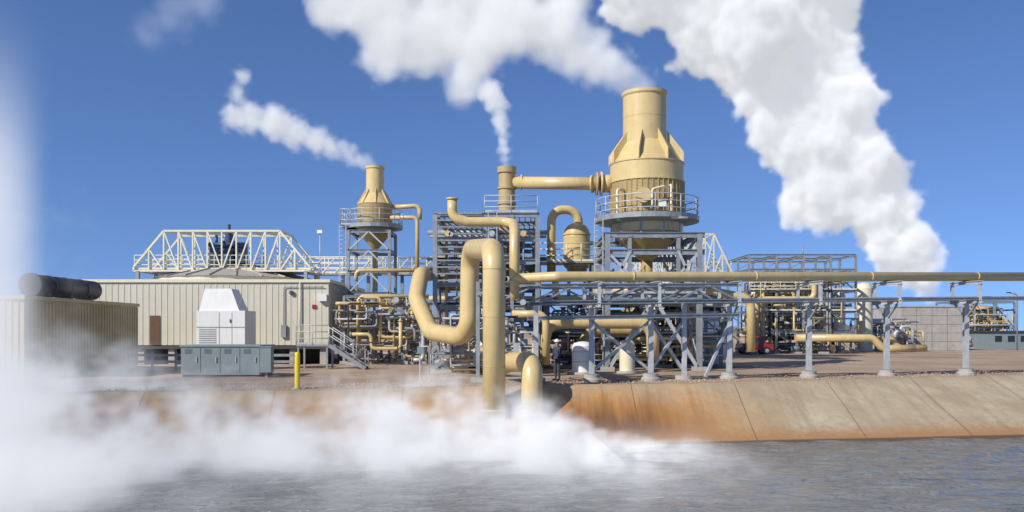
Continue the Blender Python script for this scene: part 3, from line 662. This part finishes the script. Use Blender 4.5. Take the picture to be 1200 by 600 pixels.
for xa,xb in((3.4,6.05),(6.05,7.6),):
    b.bar('diagonal_braces',GALVL,(xa,TD(xa)+.1,.4),(xb,TD(xb)+.1,2.6),.12); b.bar('diagonal_braces',GALVL,(xb,TD(xb)+.2,.4),(xa,TD(xa)+.2,2.6),.12)
b.bar('diagonal_braces',GALVL,(9.7,TD(9.7),2.4),(8.6,TD(8.6),.1),.12)
for x in(1.0,7.6): 
    b.ibeam('columns',GALVL,(x,TD(x),.2),(x,TD(x),zp(x)-1.2),.2,.2); b.rev('concrete_pedestals',CONC,(x,TD(x),0),[(.4,-.15),(.4,.2)],20,False)
b.done()
b=B("sample_station"); x,y=XX(492,36),36; b.bar('post',GALVL,(x,y,0),(x,y,1.7),.06); b.bar('post',GALVL,(x+.4,y,0),(x+.4,y,1.2),.05); b.tube('tubing',GALVL,[(x,y-.05,1.5),(x+.4,y-.05,1.5),(x+.4,y-.05,.3)],.025,n=6); b.box('gauge_box',BLUEG,(x-.1,y-.15,1.2),(x+.15,y-.04,1.5)); b.done()

# ---------------------------------------------------------------- distant right
b=B("process_module"); D=82
X0=XX(878,D); X1=XX(1003,D)
frame(b,[X0,X0+2.6,X0+5.2,X0+7.8,X1],[82,86,90],[2.0,4.0,6.0,ZZ(316,D),ZZ(299,D)],.2,seed=41)
clutter(b,X0,X1,81,88,.3,7.3,110,51,(.05,.18))
for zz in(4.1,6.1): b.rail('handrails',CREAM,[(X0,81.8,zz),(X1,81.8,zz)],sp=1.5,r=.035)
b.tube('large_pipes',TAN,[(X0+.5,81.3,1),(X0+.5,81.3,5.2),(X0+6,81.3,5.2),(X0+6,81.3,7.2),(X1,81.3,7.2)],.26,n=18)
b.tube('large_pipes',TAN,[(X0+4,80.6,1.5),(X1+1,80.6,1.5),(X1+2,80.6,.5),(X1+5,80.6,.5)],.35,n=18)
b.tube('mast',GALV,[(X0+6.5,86,ZZ(299,D)),(X0+6.5,86,ZZ(283,D))],.06,n=6)
for k in range(6): b.rev('drums',b.p['drums']['m'] if 'drums' in b.p else CREAM,(X0+1+k*1.7,84,0),[(.5,rn.uniform(1,4)),(.5,rn.uniform(5,6)),(.1,6.3)],16)
b.done()
b=B("storage_vessel"); D=90; cx=XX(1012,D); b.rev('shell',CREAM,(cx,D,0),[(.9,0),(.9,ZZ(338,D)),(.7,ZZ(333,D)),(.1,ZZ(331,D))],24)
b.tube('piping',TAN,[(cx-1,D-1,.4),(cx-1,D-1,3),(cx-.6,D-1,3)],.25); b.tube('piping',TAN,[(cx+.5,D-1.2,1.0),(cx+2,D-1.2,1.6),(cx+3.2,D-1.2,.4),(cx+6,D-1.2,.4)],.35); b.done()
b=B("process_piping_skid"); D=92; frame(b,[XX(1010,D),XX(1040,D),XX(1062,D)],[92,95],[1.8,3.4],.2,seed=3); clutter(b,XX(1005,D),XX(1075,D),90,94,.3,3.3,30,61,(.08,.2)); b.done()
b=B("concrete_block_building"); D=95; xa,xb=XX(1056,D),XX(1128,D); zt=ZZ(360,D)
b.box('walls',CONC,(xa,D,0),(xb,D+8,zt)); b.box('parapet',CONC,(xa-.08,D-.08,zt+.002),(xb+.08,D+8.08,zt+.18))
for k in range(1,5): b.box('form_joints',DARK,(xa+.02,D-.006,zt*k/5),(xb-.02,D-.001,zt*k/5+.03))
for k in range(1,4): x=xa+(xb-xa)*k/4; b.box('form_joints',DARK,(x,D-.010,.02),(x+.03,D-.007,zt-.02))
b.done()
b=B("storage_tank"); D=108; cx=XX(1140,D); b.rev('shell',TAN,(cx,D,0),[(2.7,0),(2.7,ZZ(360,D)),(.1,ZZ(357,D))],32,True)
for k in range(1,4): b.cyl('stiffener_rings',TAND,(cx,D),2.75,k*1.3,k*1.3+.1,32)
b.done()
b=B("control_building"); D=100; xa,xb=XX(1160,D),XX(1210,D); b.box('walls',BLUEG,(xa,D,0),(xb,D+5,2.0)); b.box('roof',DARK,(xa-.2,D-.2,2.002),(xb+.2,D+5.2,2.2))
for k in range(3): b.box('windows',GLASS,(xa+.6+k*1.5,D-.03,.9),(xa+1.4+k*1.5,D-.002,1.6))
b.done()
b=B("process_module"); D=98; frame(b,[XX(1148,D),XX(1175,D),XX(1200,D),XX(1225,D)],[D+6,D+10],[2.5,ZZ(352,D)],.22,seed=9); clutter(b,XX(1148,D),XX(1225,D),D+5.5,D+9,.4,5,30,71,(.06,.16)); b.done()
b=B("light_pole"); D=96; b.tube('pole',GALV,[(XX(1192,D),D,0),(XX(1192,D),D,ZZ(345,D)),(XX(1184,D),D,ZZ(343,D))],.09,bend=.3,n=8); b.box('lamp_head',DARK,(XX(1180,D),D-.15,ZZ(343,D)-.05),(XX(1184,D),D+.15,ZZ(343,D)+.08)); b.done()
b=B("storage_tank"); D=70; b.rev('shell',WHITE,(XX(838,D),D,0),[(1.2,0),(1.2,2.6),(.9,2.8),(.05,2.95)],24); b.cyl('rim',GALVL,(XX(838,D),D),1.25,2.5,2.58,24); b.done()
rn=random.Random(12)
sheet("soil_berm",[[(x,128+3*k_,h_*(1+.15*math.sin(x*.2+k_))+rn.uniform(0,.15)) for x in range(-10,120,2)] for k_,h_ in((0,-.1),(1,.8),(2,1.0),(3,-.1))],GM)

b=B("pickup_truck"); D=78; x0=XX(868,D)
def prism(b,pn,m,prof,y0,y1):
    n=len(prof); vs=[(x0+x,y0,z) for x,z in prof]+[(x0+x,y1,z) for x,z in prof]
    b.add(pn,m,vs,[tuple(range(n)),tuple(range(2*n-1,n-1,-1))]+[(i,i+n,(i+1)%n+n,(i+1)%n) for i in range(n)],False)
prism(b,'body',RED,[(0,.4),(0,.95),(.1,1.0),(1.2,1.05),(1.25,1.06),(2.3,1.06),(2.3,.98),(3.0,.98),(3.0,.4)],D,D+1.8)
prism(b,'cab',RED,[(.95,1.062),(1.3,1.6),(1.45,1.68),(2.1,1.68),(2.25,1.6),(2.3,1.062)],D+.1,D+1.7)
prism(b,'windows',GLASS,[(1.1,1.12),(1.38,1.55),(2.1,1.58),(2.15,1.12)],D+.09,D+.098)
for xx in(.6,2.4):
    for yy in(D-.03,D+1.6): b.tube('wheels',BLK,[(x0+xx,yy,.36),(x0+xx,yy+.22,.36)],.36,n=20); b.tube('hubs',GALVL,[(x0+xx,yy-.01,.36),(x0+xx,yy+.23,.36)],.18,n=12)
b.box('bumper',DARK,(x0-.08,D+.05,.4),(x0-.002,D+1.75,.6)); b.box('headlamp',WHITE,(x0-.02,D-.01,.75),(x0+.15,D-.002,.9))
b.done()
rn=random.Random(2)
hx=[-1800+i*30 for i in range(121)]
hz=[6+6*math.sin(x*.004)+4*math.sin(x*.011+1)+rn.uniform(0,1.5) for x in hx]
sheet("distant_hills",[[(x,1500,-1) for x in hx],[(x,1620,z_) for x,z_ in zip(hx,hz)],[(x,1900,-1) for x in hx]],mat("hill_scrub",(.16,.15,.13),.95,var=.2,scale=.01,bump=0))

# ---------------------------------------------------------------- worker
def worker(px,D):
    base=Vector((XX(px,D),D,0))
    par=bpy.data.objects.new("worker",None); sc.collection.objects.link(par); par.location=base
    def skin(name,vs,es,rs,m,sub=2):
        me=bpy.data.meshes.new(name); me.from_pydata(vs,es,[]); o=bpy.data.objects.new(name,me); sc.collection.objects.link(o); o.parent=par
        md=o.modifiers.new('s','SKIN')
        sv=me.skin_vertices[0].data if me.skin_vertices else None
        if sv:
            for i,r in enumerate(rs): sv[i].radius=(r,r) if not isinstance(r,tuple) else r
            sv[0].use_root=True
        else: print("NO SKIN DATA")
        o.modifiers.new('u','SUBSURF').levels=sub; o.modifiers['u'].render_levels=sub
        me.materials.append(m); return o
    JACK=mat("navy_jacket",(.035,.045,.075),.8,var=.2); JEAN=mat("work_trousers",(.05,.055,.07),.85,var=.2); SKINM=mat("skin",(.45,.27,.19),.5,var=.05)
    vs=[(0,0,.98),(0,0,1.15),(0,.0,1.36),(0,0,1.46),(.17,0,1.42),(.24,-.02,1.16),(.16,-.2,1.02),(-.17,0,1.42),(-.25,.0,1.15),(-.24,-.1,.92)]
    skin('jacket',vs,[(0,1),(1,2),(2,3),(2,4),(4,5),(5,6),(2,7),(7,8),(8,9)],[(.17,.12),(.165,.12),(.19,.13),(.07,.07),.075,.058,.045,.075,.058,.045],JACK)
    vs=[(0,0,.97),(.1,0,.88),(.11,-.02,.48),(.12,.01,.1),(-.1,0,.88),(-.12,.0,.48),(-.13,.03,.1)]
    skin('trousers',vs,[(0,1),(1,2),(2,3),(0,4),(4,5),(5,6)],[(.15,.12),.1,.07,.055,.1,.07,.055],JEAN)
    for sx_ in(.12,-.13): skin('boot',[(sx_,.05,.06),(sx_,-.06,.05),(sx_,-.17,.04)],[(0,1),(1,2)],[.055,.05,.04],BLK,1)
    skin('neck_and_head',[(0,0,1.44),(0,-.01,1.53),(0,-.02,1.6),(0,-.02,1.68)],[(0,1),(1,2),(2,3)],[.055,.055,.085,.08],SKINM)
    skin('nose',[(0,-.09,1.62),(0,-.115,1.6)],[(0,1)],[.012,.014],SKINM,1)
    for hx_,hy,hz_ in((.14,-.24,1.0),(-.24,-.12,.88)):
        skin('hand',[(hx_,hy,hz_),(hx_-.005,hy-.03,hz_-.06)],[(0,1)],[.032,.036],SKINM,1)
        for f in range(4): skin('finger',[(hx_-.03+f*.018,hy-.03,hz_-.07),(hx_-.03+f*.018,hy-.045,hz_-.11),(hx_-.03+f*.018,hy-.035,hz_-.145+.01*abs(f-1.5))],[(0,1),(1,2)],[.009,.009,.008],SKINM,1)
        skin('thumb',[(hx_+.02,hy-.04,hz_-.03),(hx_+.03,hy-.07,hz_-.07)],[(0,1)],[.011,.009],SKINM,1)
    q=B('t'); q.rev('hard_hat',WHITE,(0,-.02,0),[(.135,1.685),(.14,1.69),(.112,1.70),(.105,1.74),(.08,1.785),(.03,1.81),(.005,1.812)],24)
    me=bpy.data.meshes.new('hard_hat'); dd=q.p['hard_hat']; me.from_pydata(dd['v'],[],dd['f']); me.polygons.foreach_set('use_smooth',dd['s']); me.materials.append(WHITE)
    o=bpy.data.objects.new('hard_hat',me); sc.collection.objects.link(o); o.parent=par
    par.rotation_euler=(0,0,-.9)
worker(653,37.0)
print("geo",time.time()-T0)

# ---------------------------------------------------------------- steam
import numpy as np
def ico():
    import bmesh
    bm=bmesh.new(); bmesh.ops.create_icosphere(bm,subdivisions=2,radius=1); bm.verts.ensure_lookup_table()
    V=np.array([v.co[:] for v in bm.verts]); F=np.array([[v.index for v in f.verts] for f in bm.faces]); bm.free(); return V,F
IV,IF=ico()
def core(name,balls,vox,lev=2,seed=1,n1=12,n2=8):
    rnd=random.Random(seed); L_=[]
    def add(c,r,l):
        L_.append((c,r))
        if l>0:
            for i in range(n1 if l==lev else n2):
                v=Vector((rnd.gauss(0,1),rnd.gauss(0,1),rnd.gauss(0,1))).normalized(); add(c+v*r*rnd.uniform(.7,.95),r*rnd.uniform(.28,.5),l-1)
    for c,r in balls: add(c,r,lev)
    V=np.concatenate([IV*r+np.array(c[:]) for c,r in L_]); F=np.concatenate([IF+i*len(IV) for i in range(len(L_))])
    me=bpy.data.meshes.new(name); me.from_pydata(V.tolist(),[],F.tolist())
    o=bpy.data.objects.new(name,me); sc.collection.objects.link(o)
    m=o.modifiers.new("r",'REMESH'); m.mode='VOXEL'; m.voxel_size=vox
    dg=bpy.context.evaluated_depsgraph_get(); me2=bpy.data.meshes.new_from_object(o.evaluated_get(dg))
    bpy.data.objects.remove(o); return me2
def volmat(name,dens,emi,g,col=(1,1,1),step=1.0):
    m=bpy.data.materials.new(name); m.use_nodes=True; n=m.node_tree.nodes; n.clear()
    out=n.new('ShaderNodeOutputMaterial'); pv=n.new('ShaderNodeVolumePrincipled')
    pv.inputs['Color'].default_value=(*col,1); pv.inputs['Density'].default_value=dens; pv.inputs['Anisotropy'].default_value=g
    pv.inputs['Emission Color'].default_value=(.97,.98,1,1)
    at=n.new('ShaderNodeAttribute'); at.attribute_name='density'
    mu=n.new('ShaderNodeMath'); mu.operation='MULTIPLY'; mu.inputs[1].default_value=emi*dens  # steam glows with its density, standing in for multiply scattered light
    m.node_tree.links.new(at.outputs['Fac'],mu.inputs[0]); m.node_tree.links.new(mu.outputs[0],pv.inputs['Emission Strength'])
    m.node_tree.links.new(pv.outputs[0],out.inputs['Volume'])
    try: m.cycles.volume_step_rate=step
    except Exception as e: print(e)
    return m
def gn(name):
    ng=bpy.data.node_groups.new(name,'GeometryNodeTree'); ng.interface.new_socket('Geometry',in_out='INPUT',socket_type='NodeSocketGeometry'); ng.interface.new_socket('Geometry',in_out='OUTPUT',socket_type='NodeSocketGeometry')
    N=ng.nodes.new; Lk=ng.links.new
    def M(op,a,b=None,c=None,clamp=False):
        k=N('ShaderNodeMath'); k.operation=op; k.use_clamp=clamp
        for i,x in enumerate((a,b,c)):
            if x is None: continue
            if isinstance(x,(int,float)): k.inputs[i].default_value=x
            else: Lk(x,k.inputs[i])
        return k.outputs[0]
    return ng,N,Lk,M
def plume(name,balls,vox,rvox,mat_,pad,soft,nscale,namp,seed=1,bias=.3,lev=2,n1=12,n2=8,vor=.3):
    me=core(name,balls,rvox,seed=seed,lev=lev,n1=n1,n2=n2); me.name=name
    P=np.array([v.co[:] for v in me.vertices]); mn=(P.min(0)-pad).tolist(); mx=(P.max(0)+pad).tolist()
    ng,N,Lk,M=gn(name)
    gi=N('NodeGroupInput')
    vc=N('GeometryNodeVolumeCube'); vc.inputs['Min'].default_value=mn; vc.inputs['Max'].default_value=mx
    for i,a in enumerate('XYZ'): vc.inputs['Resolution '+a].default_value=max(8,int((mx[i]-mn[i])/vox))
    pos=N('GeometryNodeInputPosition')
    pr=N('GeometryNodeProximity'); Lk(gi.outputs[0],pr.inputs[0])
    ns=N('GeometryNodeSampleNearestSurface'); ns.data_type='FLOAT_VECTOR'; Lk(gi.outputs[0],ns.inputs[0])
    nm=N('GeometryNodeInputNormal'); Lk(nm.outputs[0],ns.inputs['Value'])
    sub=N('ShaderNodeVectorMath'); sub.operation='SUBTRACT'; Lk(pos.outputs[0],sub.inputs[0]); Lk(pr.outputs['Position'],sub.inputs[1])
    dt=N('ShaderNodeVectorMath'); dt.operation='DOT_PRODUCT'; Lk(sub.outputs[0],dt.inputs[0]); Lk(ns.outputs[0],dt.inputs[1])
    sd=M('MULTIPLY',M('SIGN',dt.outputs['Value']),pr.outputs['Distance'])
    no=N('ShaderNodeTexNoise'); no.inputs['Scale'].default_value=nscale; no.inputs['Detail'].default_value=6; no.inputs['Roughness'].default_value=.62; Lk(pos.outputs[0],no.inputs['Vector'])
    vo=N('ShaderNodeTexVoronoi'); vo.inputs['Scale'].default_value=nscale*1.6; vo.inputs['Detail'].default_value=2; Lk(pos.outputs[0],vo.inputs['Vector'])
    nn=M('ADD',M('MULTIPLY',M('SUBTRACT',no.outputs[0],0.5),namp),M('MULTIPLY',M('SUBTRACT',.45,vo.outputs['Distance']),namp*vor))
    v=M('DIVIDE',M('SUBTRACT',nn,sd),soft)
    Lk(M('ADD',v,bias,clamp=True),vc.inputs['Density'])
    sm=N('GeometryNodeSetMaterial'); sm.inputs['Material'].default_value=mat_
    Lk(vc.outputs[0],sm.inputs[0]); go=N('NodeGroupOutput'); Lk(sm.outputs[0],go.inputs[0])
    o=bpy.data.objects.new(name,me); sc.collection.objects.link(o); me.materials.clear(); me.materials.append(mat_)
    o.modifiers.new("steam_volume",'NODES').node_group=ng
    print(name,len(me.vertices),time.time()-T0); return o
DA=118
A=[(1088,342,20,.66),(1074,318,38,.7),(1056,290,54,.74),(1034,248,56,.76),(985,198,88,.76),(952,150,92,.76),(935,105,84,.8),(905,52,106,.78),(872,0,130,.76),(945,-10,95,.74),(800,-60,130,.74),(900,-100,120,.7)]
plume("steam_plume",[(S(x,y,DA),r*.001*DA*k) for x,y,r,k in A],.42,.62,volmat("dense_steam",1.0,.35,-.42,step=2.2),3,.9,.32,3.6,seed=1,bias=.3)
DB=49; k=.74
Bb=[(755,111,19),(748,100,26),(735,88,28),(718,78,32),(690,62,42),(650,42,54),(600,25,62),(560,60,52),(545,98,36),(500,50,60),(450,58,48),(440,15,60),(385,5,46),(600,-30,70),(530,-15,70),(480,-40,70),(660,-10,55),(540,30,60)]
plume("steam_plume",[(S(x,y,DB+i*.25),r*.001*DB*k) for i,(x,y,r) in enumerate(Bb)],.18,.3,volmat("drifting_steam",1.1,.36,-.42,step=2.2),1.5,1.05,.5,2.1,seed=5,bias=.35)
k=.66
Cc=[(593.5,194,8),(593,186,9),(592,175,11),(590,160,13),(586,142,16),(580,120,22),(574,108,23)]
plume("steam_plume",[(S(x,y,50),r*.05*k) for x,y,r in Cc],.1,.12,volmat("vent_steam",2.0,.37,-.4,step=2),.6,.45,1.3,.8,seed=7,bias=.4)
DD=60; k=.8
Dd=[(438,193,8),(430,189,10),(420,186,12),(410,182,14),(392,174,17),(370,165,21),(345,152,25),(320,143,26),(295,140,24),(272,138,18),(278,115,11),(279,103,11),(283,88,14)]
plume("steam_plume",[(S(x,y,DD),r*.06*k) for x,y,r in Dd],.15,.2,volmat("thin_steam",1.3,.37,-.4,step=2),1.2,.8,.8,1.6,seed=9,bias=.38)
Ee=[(200,20,40),(170,40,30),(240,0,40)]
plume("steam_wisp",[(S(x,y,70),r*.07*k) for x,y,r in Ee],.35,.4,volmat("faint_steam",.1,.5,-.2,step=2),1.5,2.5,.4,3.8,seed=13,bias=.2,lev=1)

# pond mist
def mist():
    mn=(-26,15,-2.0); mx=(9,34.5,10.5); vox=.25
    ng,N,Lk,M=gn("pond_steam")
    vc=N('GeometryNodeVolumeCube'); vc.inputs['Min'].default_value=mn; vc.inputs['Max'].default_value=mx
    for i,a in enumerate('XYZ'): vc.inputs['Resolution '+a].default_value=int((mx[i]-mn[i])/vox*(1.4 if a=='Z' else 1))
    pos=N('GeometryNodeInputPosition'); sx=N('ShaderNodeSeparateXYZ'); Lk(pos.outputs[0],sx.inputs[0]); X,Y,Z=sx.outputs
    def rng(v,a,b,c,d,interp='SMOOTHSTEP'):
        q=N('ShaderNodeMapRange'); q.interpolation_type=interp; q.inputs['From Min'].default_value=a;q.inputs['From Max'].default_value=b;q.inputs['To Min'].default_value=c;q.inputs['To Max'].default_value=d; Lk(v,q.inputs[0]); return q.outputs[0]
    def noise(s,st,det=6,dist=0.3):
        mp_=N('ShaderNodeVectorMath'); mp_.operation='MULTIPLY'; mp_.inputs[1].default_value=st; Lk(pos.outputs[0],mp_.inputs[0])
        q=N('ShaderNodeTexNoise'); q.inputs['Scale'].default_value=s; q.inputs['Detail'].default_value=det; q.inputs['Roughness'].default_value=.64; q.inputs['Distortion'].default_value=dist; Lk(mp_.outputs[0],q.inputs['Vector']); return q.outputs[0]
    big=noise(.42,(1,.7,1),5,.6); fine=noise(1.3,(1,.8,1.1),5,1.2)
    h=M('ADD',rng(X,-17.5,-12.5,9,2.8),rng(X,-2,5.0,0,-2.45))
    zz=M('DIVIDE',M('ADD',Z,2.0),h)
    nz=M('ADD',M('MULTIPLY',big,3.4),M('MULTIPLY',fine,2.2))
    v=M('SUBTRACT',M('SUBTRACT',nz,2.3),M('MULTIPLY',zz,.85))
    v=M('MULTIPLY',v,1.3,clamp=True)
    yf=M('MAXIMUM',rng(Y,22.5,27,0,1),M('MULTIPLY',rng(X,-11,-8.5,1,0),rng(Y,16,19,0,1)))
    thin=M('ADD',rng(Z,-1.2,2.4,.9,0),.1)
    v=M('MULTIPLY',M('MULTIPLY',v,yf),thin)
    edge=M('MULTIPLY',M('MULTIPLY',rng(Y,32.8,34.3,1,0),rng(X,-26,-24,0,1)),M('MULTIPLY',rng(X,4,8.5,1,0),rng(Z,6.5,10.2,1,0)))
    # rising column keeps to the far-left part of the pond, fanning along the line of sight bank
    lean=M('ADD',X,M('MULTIPLY',Y,.565))     # distance right of a line running across the pond
    column=M('MULTIPLY',M('MULTIPLY',rng(lean,-1.4,.6,.14,0),rng(Z,0,9,1,.6)),M('MULTIPLY',rng(fine,.35,.65,.4,1.2),yf))
    veil=M('MULTIPLY',M('MULTIPLY',M('SUBTRACT',big,.40,clamp=True),rng(Z,-2,-.8,.45,0)),rng(Y,15,22,0,1))
    v=M('ADD',M('ADD',v,veil),column)
    Lk(M('MULTIPLY',v,edge),vc.inputs['Density'])
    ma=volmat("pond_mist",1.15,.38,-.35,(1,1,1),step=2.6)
    sm=N('GeometryNodeSetMaterial'); sm.inputs['Material'].default_value=ma
    Lk(vc.outputs[0],sm.inputs[0]); go=N('NodeGroupOutput'); Lk(sm.outputs[0],go.inputs[0])
    me=bpy.data.meshes.new("pond_steam"); me.from_pydata([mn,mx],[],[]); me.materials.append(ma); o=bpy.data.objects.new("pond_steam",me); sc.collection.objects.link(o)
    o.modifiers.new("steam_volume",'NODES').node_group=ng
mist()
print("total",time.time()-T0)
